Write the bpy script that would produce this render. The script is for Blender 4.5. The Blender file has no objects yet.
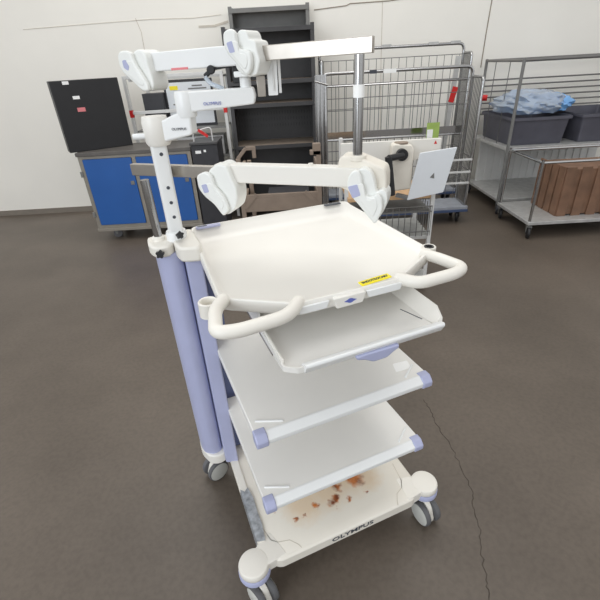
import bpy, bmesh, math, random
from mathutils import Matrix, Vector
random.seed(7)
scene = bpy.context.scene
COL = scene.collection
PI = math.pi

# ---------------------------------------------------------------- camera
TH, RO, F, H = 0.51822398, -0.05643848, 415.25952, 1.4368
fw = Vector((0, math.cos(TH), -math.sin(TH)))
r0 = Vector((1, 0, 0)); u0 = r0.cross(fw)
rt = math.cos(RO) * r0 + math.sin(RO) * u0
up = -math.sin(RO) * r0 + math.cos(RO) * u0
cd = bpy.data.cameras.new('camera'); cam = bpy.data.objects.new('camera', cd); COL.objects.link(cam)
m = Matrix((rt, up, -fw)).transposed().to_4x4(); m.translation = Vector((0, 0, H)); cam.matrix_world = m
cd.sensor_width = 36; cd.sensor_fit = 'HORIZONTAL'; cd.lens = F / 600 * 36; cd.clip_start = .02
scene.camera = cam

# ---------------------------------------------------------------- world, lights, exposure
w = bpy.data.worlds.new('world'); scene.world = w; w.use_nodes = True
bg = w.node_tree.nodes['Background']; bg.inputs[1].default_value = .72
# noise of bright and dark patches, added to give the metal contrasting reflections
wt = w.node_tree; wc = wt.nodes.new('ShaderNodeTexCoord'); wn = wt.nodes.new('ShaderNodeTexNoise'); wn.inputs['Scale'].default_value = 2.2; wn.inputs['Detail'].default_value = 1
wr = wt.nodes.new('ShaderNodeValToRGB'); wr.color_ramp.elements[0].position = .42; wr.color_ramp.elements[0].color = (.48, .47, .45, 1)
wr.color_ramp.elements[1].position = .58; wr.color_ramp.elements[1].color = (1.25, 1.27, 1.3, 1)
wt.links.new(wc.outputs['Generated'], wn.inputs['Vector']); wt.links.new(wn.outputs['Fac'], wr.inputs['Fac']); wt.links.new(wr.outputs['Color'], bg.inputs['Color'])
def area(name, loc, rot, sx, sy, power, col):
    l = bpy.data.lights.new(name, 'AREA'); l.shape = 'RECTANGLE'; l.size = sx; l.size_y = sy; l.energy = power; l.color = col
    o = bpy.data.objects.new(name, l); COL.objects.link(o); o.location = loc; o.rotation_euler = rot; return o
area('skylight', (-.6, 3.6, 4.6), (math.radians(-8), 0, 0), 3.6, 1.6, 48, (1, .97, .92))
area('skylight', (1.6, 1.2, 4.4), (0, math.radians(12), 0), 1.6, 1.6, 16, (1, .97, .93))
area('door_daylight', (-2.6, -2.6, 2.3), (math.radians(72), 0, math.radians(-42)), 3.0, 2.6, 80, (.86, .93, 1.0))
scene.view_settings.view_transform = 'Standard'; scene.view_settings.look = 'None'
scene.view_settings.gamma = 1; scene.view_settings.use_curve_mapping = False
scene.view_settings.exposure = 0.34

# ---------------------------------------------------------------- materials
def s2l(c): return tuple(((x / 255) / 12.92 if x / 255 <= .04045 else ((x / 255 + .055) / 1.055) ** 2.4) for x in c)
def mat(name, rgb, rough=.5, metal=0, noise=.06, scale=12, trans=0, bump=0, spec=.5, alpha=1):
    mt = bpy.data.materials.new(name); mt.use_nodes = True; nt = mt.node_tree; b = nt.nodes['Principled BSDF']
    c = s2l(rgb)
    tc = nt.nodes.new('ShaderNodeTexCoord'); nz = nt.nodes.new('ShaderNodeTexNoise'); nz.inputs['Scale'].default_value = scale
    nz.inputs['Detail'].default_value = 5; nt.links.new(tc.outputs['Object'], nz.inputs['Vector'])
    rp = nt.nodes.new('ShaderNodeValToRGB'); rp.color_ramp.elements[0].position = .3; rp.color_ramp.elements[1].position = .7
    rp.color_ramp.elements[0].color = tuple(x * (1 - noise) for x in c) + (1,)
    rp.color_ramp.elements[1].color = tuple(min(1, x * (1 + noise)) for x in c) + (1,)
    nt.links.new(nz.outputs['Fac'], rp.inputs['Fac']); nt.links.new(rp.outputs['Color'], b.inputs['Base Color'])
    b.inputs['Roughness'].default_value = rough; b.inputs['Metallic'].default_value = metal
    b.inputs['Transmission Weight'].default_value = trans; b.inputs['Specular IOR Level'].default_value = spec
    b.inputs['Alpha'].default_value = alpha
    if bump:
        bp = nt.nodes.new('ShaderNodeBump'); bp.inputs['Strength'].default_value = bump; bp.inputs['Distance'].default_value = .002
        nt.links.new(nz.outputs['Fac'], bp.inputs['Height']); nt.links.new(bp.outputs['Normal'], b.inputs['Normal'])
    return mt
M = {}
M['white'] = mat('white_plastic', (230, 227, 220), .33, noise=.02, scale=4)
M['shelf'] = mat('shelf_coating', (230, 228, 223), .3, noise=.025, scale=5)
M['cream'] = mat('aged_cream_plastic', (228, 224, 215), .42, noise=.04, scale=6)
M['cool'] = mat('cool_white_enamel', (232, 233, 232), .28, noise=.01)
M['lilac'] = mat('lilac_enamel', (172, 176, 206), .35, noise=.03)
M['lilac_shaded'] = mat('shaded_lilac_enamel', (98, 108, 146), .4, noise=.04)  # column lilac darkened: shade on the post's inner side painted in
M['translucent'] = mat('milky_plastic', (232, 233, 229), .3, noise=.015)
M['steel'] = mat('brushed_steel', (178, 172, 164), .3, 1, noise=.05, scale=40)
M['chrome'] = mat('chrome_tube', (176, 176, 176), .14, 1, noise=.02)
M['wire'] = mat('dull_zinc_wire', (120, 119, 117), .45, .5, noise=.06)
M['zinc'] = mat('galvanised_sheet', (192, 192, 190), .4, .4, noise=.12, scale=18)
M['black'] = mat('black_plastic', (32, 32, 34), .45, noise=.1)
M['dark'] = mat('dark_powder_coat', (52, 52, 56), .5, noise=.1, scale=20)
M['darkmetal'] = mat('charcoal_shelf_metal', (66, 65, 66), .45, noise=.12, scale=8)
M['shelfdust'] = mat('dusty_shelf_board', (150, 136, 122), .6, noise=.15, scale=14)
M['greymetal'] = mat('grey_rack_metal', (120, 120, 118), .45, noise=.08)
M['lightgrey'] = mat('light_grey_frame_paint', (214, 214, 212), .4, noise=.04)
M['blue'] = mat('blue_door_enamel', (38, 92, 164), .35, noise=.06, scale=3)
M['cabmetal'] = mat('dull_cabinet_metal', (150, 144, 134), .42, .35, noise=.08)
M['counter'] = mat('scuffed_grey_countertop', (96, 92, 88), .45, noise=.15, scale=9)
M['red'] = mat('red_tape', (208, 36, 34), .5, noise=.05)
M['yellow'] = mat('yellow_label', (250, 232, 40), .5, noise=.02)
M['ink'] = mat('dark_ink', (66, 70, 78), .6)
M['blueink'] = mat('blue_ink', (92, 104, 178), .6)
M['brown'] = mat('taupe_painted_steel', (138, 122, 108), .5, noise=.1)
M['tan'] = mat('tan_board', (202, 166, 126), .6, noise=.08)
M['tape'] = mat('silver_cloth_tape', (168, 172, 176), .38, .35, noise=.35, scale=60)
M['rubber'] = mat('grey_rubber', (92, 92, 94), .6, noise=.08)
M['hub'] = mat('pale_grey_hub', (196, 196, 190), .45, noise=.04)
M['paper'] = mat('paper_label', (250, 250, 248), .6, noise=.02)
M['pink'] = mat('pink_label', (222, 130, 134), .6, noise=.05)
M['green'] = mat('lime_green_card', (160, 186, 96), .6, noise=.1)
M['slate'] = mat('slate_grey_bin', (84, 84, 94), .55, noise=.1, scale=9)
M['board'] = mat('pale_blue_grey_board', (226, 230, 234), .35, noise=.015)
M['beige'] = mat('beige_clamp_plastic', (228, 222, 210), .42, noise=.06)
M['deckedge'] = mat('dark_blue_deck_edge', (62, 78, 110), .5, noise=.1)
M['wood'] = mat('brown_wood', (122, 92, 72), .55, noise=.2, scale=10)
M['deckblue'] = mat('blue_grey_deck', (150, 154, 162), .45, noise=.12, scale=20)
M['film'] = mat('clear_film', (215, 225, 235), .12, noise=.05, trans=.55)
M['bagblue'] = mat('light_blue_plastic', (120, 176, 232), .25, noise=.12, scale=9)

def wall_mat():
    mt = mat('painted_block_wall', (242, 239, 231), .65, noise=.025, scale=1.6, bump=.15); return mt
def floor_mat():
    mt = bpy.data.materials.new('worn_concrete'); mt.use_nodes = True; nt = mt.node_tree; b = nt.nodes['Principled BSDF']
    tc = nt.nodes.new('ShaderNodeTexCoord'); L = nt.links.new
    n1 = nt.nodes.new('ShaderNodeTexNoise'); n1.inputs['Scale'].default_value = 1.7; n1.inputs['Detail'].default_value = 8; n1.inputs['Roughness'].default_value = .6
    n2 = nt.nodes.new('ShaderNodeTexNoise'); n2.inputs['Scale'].default_value = 55; n2.inputs['Detail'].default_value = 4
    r1 = nt.nodes.new('ShaderNodeValToRGB'); e = r1.color_ramp.elements
    e[0].position = .3; e[0].color = s2l((88, 79, 70)) + (1,); e[1].position = .72; e[1].color = s2l((106, 96, 86)) + (1,)
    r2 = nt.nodes.new('ShaderNodeValToRGB'); e = r2.color_ramp.elements
    e[0].position = .32; e[0].color = (.86, .86, .86, 1); e[1].position = .6; e[1].color = (1, 1, 1, 1)
    mx = nt.nodes.new('ShaderNodeMix'); mx.data_type = 'RGBA'; mx.blend_type = 'MULTIPLY'; mx.inputs['Factor'].default_value = 1
    L(tc.outputs['Object'], n1.inputs['Vector']); L(tc.outputs['Object'], n2.inputs['Vector'])
    L(n1.outputs['Fac'], r1.inputs['Fac']); L(n2.outputs['Fac'], r2.inputs['Fac'])
    L(r1.outputs['Color'], mx.inputs['A']); L(r2.outputs['Color'], mx.inputs['B']); L(mx.outputs['Result'], b.inputs['Base Color'])
    b.inputs['Roughness'].default_value = .42; b.inputs['Specular IOR Level'].default_value = .4
    bp = nt.nodes.new('ShaderNodeBump'); bp.inputs['Strength'].default_value = .12; bp.inputs['Distance'].default_value = .003
    L(n2.outputs['Fac'], bp.inputs['Height']); L(bp.outputs['Normal'], b.inputs['Normal'])
    return mt
def rust_mat():
    mt = mat('cream_plastic_with_rust', (227, 222, 211), .42, noise=.04, scale=6); nt = mt.node_tree; L = nt.links.new
    b = nt.nodes['Principled BSDF']; src = b.inputs['Base Color'].links[0].from_socket
    tc = nt.nodes.new('ShaderNodeTexCoord')
    nz = nt.nodes.new('ShaderNodeTexNoise'); nz.inputs['Scale'].default_value = 45; nz.inputs['Detail'].default_value = 6
    L(tc.outputs['Object'], nz.inputs['Vector'])
    sub = nt.nodes.new('ShaderNodeVectorMath'); sub.operation = 'SUBTRACT'; sub.inputs[1].default_value = (.5, .5, .5); L(nz.outputs['Color'], sub.inputs[0])
    scl = nt.nodes.new('ShaderNodeVectorMath'); scl.operation = 'SCALE'; scl.inputs['Scale'].default_value = .04; L(sub.outputs[0], scl.inputs[0])
    add = nt.nodes.new('ShaderNodeVectorMath'); add.operation = 'ADD'; L(tc.outputs['Object'], add.inputs[0]); L(scl.outputs[0], add.inputs[1])
    def spots(lst, vec):
        cur = None
        for (x, y, r) in lst:
            d = nt.nodes.new('ShaderNodeVectorMath'); d.operation = 'DISTANCE'; d.inputs[1].default_value = (x, y, .17); L(vec, d.inputs[0])
            mr = nt.nodes.new('ShaderNodeMapRange'); mr.inputs['From Min'].default_value = r; mr.inputs['From Max'].default_value = r * .35; L(d.outputs['Value'], mr.inputs['Value'])
            if cur is None: cur = mr.outputs[0]
            else:
                mm = nt.nodes.new('ShaderNodeMath'); mm.operation = 'MAXIMUM'; L(cur, mm.inputs[0]); L(mr.outputs[0], mm.inputs[1]); cur = mm.outputs[0]
        return cur
    halo = spots([(.33, .16, .11), (.24, .14, .10), (.15, .12, .09), (.38, .12, .07)], add.outputs[0])
    rust = spots([(.352, .128, .034), (.335, .142, .022), (.277, .126, .022), (.252, .088, .02), (.236, .082, .017), (.187, .092, .014), (.137, .073, .010),
                  (.106, .076, .010), (.295, .072, .011), (.36, .066, .009), (.047, .128, .009), (.312, .16, .014), (.22, .15, .02), (.245, .062, .006)], add.outputs[0])
    hm = nt.nodes.new('ShaderNodeMath'); hm.operation = 'MULTIPLY'; hm.inputs[1].default_value = .42; L(halo, hm.inputs[0])
    m1 = nt.nodes.new('ShaderNodeMix'); m1.data_type = 'RGBA'; L(hm.outputs[0], m1.inputs['Factor']); L(src, m1.inputs['A']); m1.inputs['B'].default_value = s2l((214, 172, 112)) + (1,)
    m2 = nt.nodes.new('ShaderNodeMix'); m2.data_type = 'RGBA'; L(rust, m2.inputs['Factor']); L(m1.outputs['Result'], m2.inputs['A'])
    rr = nt.nodes.new('ShaderNodeValToRGB'); rr.color_ramp.elements[0].position = .35; rr.color_ramp.elements[0].color = s2l((112, 52, 26)) + (1,)
    rr.color_ramp.elements[1].position = .62; rr.color_ramp.elements[1].color = s2l((196, 116, 52)) + (1,); L(nz.outputs['Fac'], rr.inputs['Fac'])
    L(rr.outputs['Color'], m2.inputs['B']); L(m2.outputs['Result'], b.inputs['Base Color'])
    return mt
M['rust'] = rust_mat()

# ---------------------------------------------------------------- builders
class MB:
    def __init__(s): s.bm = bmesh.new()
    def _mark(s): return len(s.bm.verts)
    def _xf(s, vs, mtx):
        if mtx is not None:
            for v in vs: v.co = mtx @ v.co
    def box(s, x0, x1, y0, y1, z0, z1, mtx=None):
        vs = [s.bm.verts.new((x, y, z)) for z in (z0, z1) for x, y in ((x0, y0), (x1, y0), (x1, y1), (x0, y1))]
        for f in ((3, 2, 1, 0), (4, 5, 6, 7), (0, 1, 5, 4), (1, 2, 6, 5), (2, 3, 7, 6), (3, 0, 4, 7)): s.bm.faces.new([vs[i] for i in f])
        s._xf(vs, mtx); return s
    def beam(s, a, b, wd, ht, upv=(0, 0, 1)):       # rectangular bar from a to b
        a, b = Vector(a), Vector(b); d = (b - a).normalized(); u = Vector(upv); x = d.cross(u)
        if x.length < 1e-4: x = d.cross(Vector((0, 1, 0)))
        x.normalize(); u = x.cross(d).normalized()
        r = []
        for p in (a, b): r.append([s.bm.verts.new(p + x * (sx * wd / 2) + u * (sz * ht / 2)) for sx, sz in ((-1, -1), (1, -1), (1, 1), (-1, 1))])
        s.bm.faces.new(r[0][::-1]); s.bm.faces.new(r[1])
        for i in range(4): s.bm.faces.new((r[0][i], r[0][(i + 1) % 4], r[1][(i + 1) % 4], r[1][i]))
        return s
    def tube(s, pts, r, seg=12, closed=False):
        pts = [Vector(p) for p in pts]; n = len(pts); rings = []
        rad = r if isinstance(r, (list, tuple)) else [r] * n
        def tan(i):
            if closed: return (pts[(i + 1) % n] - pts[i - 1]).normalized()
            if i == 0: return (pts[1] - pts[0]).normalized()
            if i == n - 1: return (pts[-1] - pts[-2]).normalized()
            return ((pts[i + 1] - pts[i]).normalized() + (pts[i] - pts[i - 1]).normalized()).normalized()
        t = tan(0); nrm = t.cross(Vector((0, 0, 1)))
        if nrm.length < .05: nrm = t.cross(Vector((0, 1, 0)))
        nrm.normalize()
        for i in range(n):
            t = tan(i); nrm = (nrm - t * nrm.dot(t)).normalized(); bn = t.cross(nrm)
            rings.append([s.bm.verts.new(pts[i] + (nrm * math.cos(2 * PI * k / seg) + bn * math.sin(2 * PI * k / seg)) * rad[i]) for k in range(seg)])
        for i in range(n if closed else n - 1):
            a, b = rings[i], rings[(i + 1) % n]
            for k in range(seg): s.bm.faces.new((a[k], a[(k + 1) % seg], b[(k + 1) % seg], b[k]))
        if not closed: s.bm.faces.new(rings[0][::-1]); s.bm.faces.new(rings[-1])
        return s
    def cyl(s, a, b, r, r2=None, seg=24): return s.tube([a, b], [r, r2 if r2 is not None else r], seg)
    def lathe(s, prof, mtx=None, seg=28):           # prof: (radius, z) closed loop or open profile
        rings = []; allv = []
        for (r, z) in prof:
            if r < 1e-6: v = s.bm.verts.new((0, 0, z)); rings.append([v]); allv.append(v)
            else:
                rg = [s.bm.verts.new((r * math.cos(2 * PI * k / seg), r * math.sin(2 * PI * k / seg), z)) for k in range(seg)]; rings.append(rg); allv += rg
        for a, b in zip(rings, rings[1:]):
            for k in range(seg):
                k2 = (k + 1) % seg
                if len(a) == 1 and len(b) == 1: continue
                if len(a) == 1: s.bm.faces.new((a[0], b[k2], b[k]))
                elif len(b) == 1: s.bm.faces.new((a[k], a[k2], b[0]))
                else: s.bm.faces.new((a[k], a[k2], b[k2], b[k]))
        s._xf(allv, mtx); return s
    def rings(s, loops, cap0=True, cap1=True, close=False):
        rr = [[s.bm.verts.new(p) for p in lp] for lp in loops]; n = len(rr[0])
        prs = list(zip(rr, rr[1:])) + ([(rr[-1], rr[0])] if close else [])
        for a, b in prs:
            for k in range(n): s.bm.faces.new((a[k], a[(k + 1) % n], b[(k + 1) % n], b[k]))
        if not close:
            if cap0: s.bm.faces.new(rr[0][::-1])
            if cap1: s.bm.faces.new(rr[-1])
        return s
    def prism(s, poly, z0, z1, mtx=None):           # 2-D outline extruded along local z
        a = [s.bm.verts.new((p[0], p[1], z0)) for p in poly]; b = [s.bm.verts.new((p[0], p[1], z1)) for p in poly]; n = len(poly)
        s.bm.faces.new(a[::-1]); s.bm.faces.new(b)
        for k in range(n): s.bm.faces.new((a[k], a[(k + 1) % n], b[(k + 1) % n], b[k]))
        s._xf(a + b, mtx); return s
    def text(s, body, size, mtx, extrude=.0004, bold=0):
        cu = bpy.data.curves.new('lettering', 'FONT'); cu.body = body; cu.size = size; cu.extrude = extrude; cu.align_x = 'CENTER'; cu.align_y = 'CENTER'; cu.resolution_u = 3; cu.offset = bold
        o = bpy.data.objects.new('lettering', cu); COL.objects.link(o)
        bpy.context.view_layer.update(); me = bpy.data.meshes.new_from_object(o.evaluated_get(bpy.context.evaluated_depsgraph_get()))
        bpy.data.objects.remove(o); n0 = len(s.bm.verts); s.bm.from_mesh(me); s.bm.verts.ensure_lookup_table()
        s._xf(s.bm.verts[n0:], mtx); bpy.data.meshes.remove(me); return s
    def build(s, name, mt, parent=None, bevel=0, smooth=True, world=None, seg=2, sub=0, origin=None):
        if world is not None: s.bm.transform(world.inverted())
        bmesh.ops.recalc_face_normals(s.bm, faces=s.bm.faces)
        if origin is not None: s.bm.transform(Matrix.Translation(-Vector(origin)))
        me = bpy.data.meshes.new(name); s.bm.to_mesh(me); s.bm.free()
        me.materials.append(M[mt] if isinstance(mt, str) else mt)
        o = bpy.data.objects.new(name, me); COL.objects.link(o)
        if origin is not None: o.location = origin
        if parent is not None: o.parent = parent
        if bevel:
            b = o.modifiers.new('bevel', 'BEVEL'); b.width = bevel; b.segments = seg; b.limit_method = 'ANGLE'; b.angle_limit = math.radians(40)
        if sub: sd = o.modifiers.new('subd', 'SUBSURF'); sd.levels = sub; sd.render_levels = sub
        if smooth:
            for p in me.polygons: p.use_smooth = True
            if hasattr(me, 'set_sharp_from_angle'): me.set_sharp_from_angle(angle=math.radians(38))
        return o
def rpoly(pts, rad, n=5):
    """round the corners of a 2-D outline"""
    out = []; N = len(pts)
    for i in range(N):
        p0, p, p1 = Vector(pts[i - 1][:2]), Vector(pts[i][:2]), Vector(pts[(i + 1) % N][:2])
        r = rad[i] if isinstance(rad, (list, tuple)) else rad
        a, b = (p0 - p), (p1 - p); r = min(r, a.length * .48, b.length * .48)
        A = p + a.normalized() * r; B = p + b.normalized() * r
        for k in range(n + 1):
            t = k / n; q = A * (1 - t) ** 2 + p * 2 * t * (1 - t) + B * t * t; out.append((q.x, q.y))
    return out
def inset(pts, d):
    """move every edge of a counter-clockwise outline inwards by d (number or list per edge i->i+1)"""
    N = len(pts); L = []
    for i in range(N):
        a, b = Vector(pts[i]), Vector(pts[(i + 1) % N]); t = (b - a).normalized(); nn = Vector((-t.y, t.x)); di = d[i] if isinstance(d, (list, tuple)) else d
        L.append((a + nn * di, t))
    out = []
    for i in range(N):
        (p, t), (q, s_) = L[i - 1], L[i]; den = t.x * s_.y - t.y * s_.x; k = ((q - p).x * s_.y - (q - p).y * s_.x) / den
        out.append(tuple(p + t * k))
    return out
def fillet(pts, r, n=5):
    pts = [Vector(p) for p in pts]; out = [pts[0]]
    for i in range(1, len(pts) - 1):
        a, b = pts[i - 1] - pts[i], pts[i + 1] - pts[i]; rr = min(r, a.length * .49, b.length * .49)
        A = pts[i] + a.normalized() * rr; B = pts[i] + b.normalized() * rr
        for k in range(n + 1): t = k / n; out.append(A * (1 - t) ** 2 + pts[i] * 2 * t * (1 - t) + B * t * t)
    out.append(pts[-1]); return out
def thing(name, label, cat, loc=(0, 0, 0), rz=0, group=None):
    o = bpy.data.objects.new(name, None); COL.objects.link(o); o.empty_display_size = .1
    o.location = loc; o.rotation_euler = (0, 0, rz); o['label'] = label; o['category'] = cat
    if group: o['group'] = group
    o['_'] = 0; del o['_']
    return o
def WM(o): return Matrix.Translation(o.location) @ Matrix.Rotation(o.rotation_euler.z, 4, 'Z')
def tag(o, label, cat, group=None):
    o['label'] = label; o['category'] = cat
    if group: o['group'] = group
    return o
def struct(o): o['kind'] = 'structure'; return o
def caster(parent, x, y, r, ang, ztop, fork='greymetal', wheel='black', wd=.024, name='caster'):
    """simple swivel caster: plate, fork, wheel; child of parent with sub-parts"""
    d = Vector((math.cos(ang), math.sin(ang), 0)); s_ = Vector((-d.y, d.x, 0)); c = Vector((x, y, 0)) + d * r * .35; c.z = r
    f = MB()
    f.cyl((x, y, ztop), (x, y, 2 * r + .006), .011, seg=12)
    f.beam(Vector((x, y, 2 * r + .006)) - d * r * .5, Vector((x, y, 2 * r + .006)) + d * r * .7, wd * 1.7, .006)
    for k in (-1, 1):
        f.prism([(-r * .5, 0), (r * .75, 0), (r * .18, -r * 1.15), (-.0, -r * 1.15)], -.0015, .0015,
                Matrix.Translation(Vector((x, y, 2 * r + .004)) + s_ * k * wd * .75) @ Matrix((d, Vector((0, 0, 1)), s_)).transposed().to_4x4())
    fo = f.build(name, fork, parent)
    wh = MB(); wh.lathe([(.006, -wd / 2), (r * .86, -wd / 2), (r, -wd * .3), (r, wd * .3), (r * .86, wd / 2), (.006, wd / 2)], Matrix.Translation(c) @ s_.to_track_quat('Z', 'Y').to_matrix().to_4x4())
    wh.cyl(c - s_ * wd * .8, c + s_ * wd * .8, r * .22, seg=10)
    wh.build('wheel', wheel, fo)
    return fo

# ================================================================ SETTING
WY = 5.0
struct(MB().box(-11, 12, -6, WY + .2, -.12, 0).build('floor', floor_mat(), smooth=False))
wl = wall_mat()
struct(MB().box(-11, 12, WY, WY + .2, -.02, 4.6).build('wall_back', wl, smooth=False))
# thin strips for the joints and cracks of the wall panels
def wcrack(name, pts, wd, mt):
    b = MB()
    for (a, c) in zip(pts, pts[1:]): b.beam((a[0], WY - .001, a[1]), (c[0], WY - .001, c[1]), .004, wd, upv=(0, 0, 1) if abs(c[0] - a[0]) > abs(c[1] - a[1]) else (1, 0, 0))
    return struct(b.build(name, mt, smooth=False))
M['joint'] = mat('wall_joint', (148, 138, 124), .8, noise=.2)
M['jointlight'] = mat('faint_wall_joint', (208, 200, 188), .8, noise=.1)
wcrack('trim_1', [(.30, 1.885), (.62, 1.905), (.66, 1.92), (1.05, 1.925), (1.3, 1.945)], .009, 'joint')
wcrack('trim_2', [(.98, 1.93), (.99, 1.4), (1.02, .6), (1.02, .02)], .006, 'jointlight')
wcrack('trim_3', [(2.07, 1.9), (2.06, 1.62), (2.055, 1.3)], .010, 'joint')
wcrack('trim_4', [(-2.6, 1.86), (-1.9, 1.875), (-1.3, 1.885), (-.9, 1.875), (-.62, 1.89)], .004, 'jointlight')
wcrack('trim_5', [(-1.47, 1.9), (-1.44, 1.78), (-1.45, 1.4)], .006, 'jointlight')
wcrack('trim_6', [(-.86, 1.80), (-.70, 1.80), (-.56, 1.83)], .02, 'jointlight')
struct(MB().box(-11, 12, WY - .012, WY, 0, .06).build('baseboard_back', mat('grey_skirting', (128, 120, 110), .6), smooth=False))
# floor crack
def crack(pts, wd):
    b = MB(); n = []
    for i, (a, c) in enumerate(zip(pts, pts[1:])):
        a, c = Vector((*a, 0)), Vector((*c, 0))
        for k in range(6):
            p = a.lerp(c, k / 6); q = a.lerp(c, (k + 1) / 6)
            n.append(p + Vector((random.uniform(-.006, .006), 0, 0)))
    n.append(Vector((*pts[-1], 0)))
    for i, (p, q) in enumerate(zip(n, n[1:])):
        ww = wd * random.uniform(.5, 1.2); d = (q - p).normalized() * .001
        b.beam(p - d + Vector((0, 0, .0003)), q + d + Vector((0, 0, .0003)), ww, .0008)
    return b
M['crack'] = mat('floor_crack_dirt', (62, 54, 46), .9, noise=.3, scale=60)
struct(crack([(0.569, 1.482), (0.583, 1.401), (0.581, 1.322), (0.6, 1.208), (0.609, 1.083), (0.609, 0.981), (0.587, 0.914), (0.579, 0.84), (0.552, 0.773), (0.537, 0.681), (0.519, 0.626)], .0024).build('trim_7', 'crack', smooth=False))

# ================================================================ MEDICAL CART
CYAW = 0.357945824; CO = (-0.126263945, 0.699415871, 0)
cart = thing('medical_cart', 'white and lilac hospital workstation cart with stacked shelves, front handles and scope hangers', 'cart', CO, CYAW)
CM = WM(cart)
Z0 = .17
# --- base plate
base_pts = [(-.031, .014), (.02, -.024), (.49, -.016), (.536, .02), (.536, .53), (-.031, .53)]
lo = []
for ins, z in ((.006, .125), (0, .131), (0, .163), (.004, .168), (.007, Z0)):
    lo.append([(x, y, z) for x, y in rpoly(inset(base_pts, ins), .012)])
base = MB().rings(lo).build('base_plate', 'rust', cart)
# stepped outer strip along the left, seam lines of the corner castings
MB().prism(rpoly([(-.0295, .05), (-.006, .05), (-.006, .52), (-.0295, .52)], .004), .1695, .1745).build('side_strip', 'cream', base, bevel=.001)
def seam(pts):
    b = MB()
    for a, c in zip(pts, pts[1:]): b.beam((*a, Z0), (*c, Z0), .0022, .0012)
    return b
M['seam'] = mat('seam_line', (200, 193, 180), .8)  # thin seam lines a little darker than the cream plastic
seam([(-.002, .10), (.012, .045), (.03, .03), (.065, .022), (.085, -.002), (.09, -.014)]).build('seam', 'seam', base)
seam([(.503, .13), (.492, .06), (.478, .035), (.45, .022), (.435, -.002), (.43, -.014)]).build('seam', 'seam', base)
# silver tape worn on the left strip
tp = MB()
tp.prism([(-.030, .055), (-.004, .048), (.002, .10), (.001, .155), (.003, .20), (-.004, .248), (-.018, .236), (-.030, .25)], .1748, .1756)
tp.box(-.0322, -.0312, .052, .245, .142, .1755)
tp.build('silver_tape', 'tape', base)['label'] = 'torn strip of silver tape along the left edge'
# front lettering
tx = MB().text('OLYMPUS', .024, Matrix.Translation((.262, -.0205, .149)) @ Matrix.Rotation(.017, 4, 'Z') @ Matrix.Rotation(PI / 2, 4, 'X') @ Matrix.Scale(1.42, 4, (1, 0, 0)), .0005, .0003)
tx.build('lettering', 'ink', base, smooth=False)
# --- corner bosses and twin wheel casters
def boss(x, y, ang, front=True):
    arm = MB()
    cx, cy = (.03, .03) if x < .25 else (.475, .03)
    if not front: cy = .5
    d = (Vector((cx, cy)) - Vector((x, y))); n = Vector((-d.y, d.x)).normalized()
    P = [Vector((x, y)) + n * .026, Vector((x, y)) - n * .026, Vector((cx, cy)) - n * .044, Vector((cx, cy)) + n * .044]
    arm.prism(rpoly([tuple(p) for p in P], .01), .134, .1706)
    arm.lathe([(0, .146), (.043, .146), (.0455, .150), (.0455, .164), (.043, .1705), (.038, .1718), (0, .1718)], Matrix.Translation((x, y, 0)))
    return arm
def twin_caster(x, y, ang):
    d = Vector((math.cos(ang), math.sin(ang), 0)); s_ = Vector((-d.y, d.x, 0)); r = .044
    c = Vector((x, y, r)) + d * .026
    R = Matrix((d, Vector((0, 0, 1)), s_)).transposed().to_4x4()
    h = MB(); h.cyl((x, y, .125), (x, y, .085), .016, .02)
    hood = [(-.045, .048), (-.045, .02), (-.028, -.004), (.0, .0), (.016, -.018), (.03, -.03), (.034, -.01), (.018, .032), (0, .05), (-.025, .055)]
    h.prism(rpoly(hood, .012), -.0095, .0095, Matrix.Translation(c) @ R)
    ho = h.build('caster', 'cream', cart, bevel=.004)
    for k in (-1, 1):
        ax = Matrix.Translation(c + s_ * .0215 * k) @ R
        MB().lathe([(.008, -.011), (r * .8, -.011), (r * .96, -.008), (r, -.003), (r, .003), (r * .96, .008), (r * .8, .011), (.008, .011)], ax).build('wheel', 'rubber', ho)
        MB().lathe([(0, -.012 * k + .0), (0, .0135 * k), (r * .66, .0135 * k), (r * .88, .0100 * k)], ax).build('hub_cap', 'hub', ho)
    return ho
CAST = [(-.0565, .002, math.radians(-68), True), (.5600, .024, math.radians(-84), True), (-.060, .498, math.radians(-160), False), (.565, .505, math.radians(60), False)]
for (x, y, a, fr) in CAST:
    b = boss(x, y, a, fr).build('corner_boss', 'cream', cart, bevel=.0015)
    MB().lathe([(.030, .122), (.042, .122), (.0475, .127), (.0475, .143), (.045, .1465), (.030, .1465)], Matrix.Translation((x, y, 0))).build('bumper_ring', 'lilac', b)
    twin_caster(x, y, a)
# --- rear columns
cl = MB()
prof = []
cl.prism(rpoly([(-.112, .50), (-.121, .462), (-.110, .420), (-.080, .400), (-.052, .408), (-.044, .44), (-.05, .50)], .016, 6), .19, 1.003)
cl.build('column', 'lilac', cart)['label'] = 'lilac rounded rear column'
MB().prism(rpoly([(-.047, .385), (-.004, .370), (.000, .43), (-.047, .44)], .007, 4), Z0 + .001, 1.0).build('column', 'lilac', cart)['label'] = 'lilac flat column facing the shelves'
MB().prism(rpoly([(-.002, .445), (.040, .445), (.040, .495), (-.002, .495)], .006), Z0 + .001, .96).build('shelf_rail', 'lilac_shaded', cart)
MB().prism(rpoly([(.46, .445), (.502, .445), (.502, .495), (.46, .495)], .006), Z0 + .001, .96).build('shelf_rail', 'lilac_shaded', cart)
# white foot collar under the rounded column
ft = MB(); ft.prism(rpoly([(-.118, .51), (-.122, .45), (-.10, .398), (-.068, .384), (-.030, .40), (-.030, .51)], .02, 6), .172, .215)
ft.build('column_foot', 'white', cart, bevel=.005)
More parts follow.
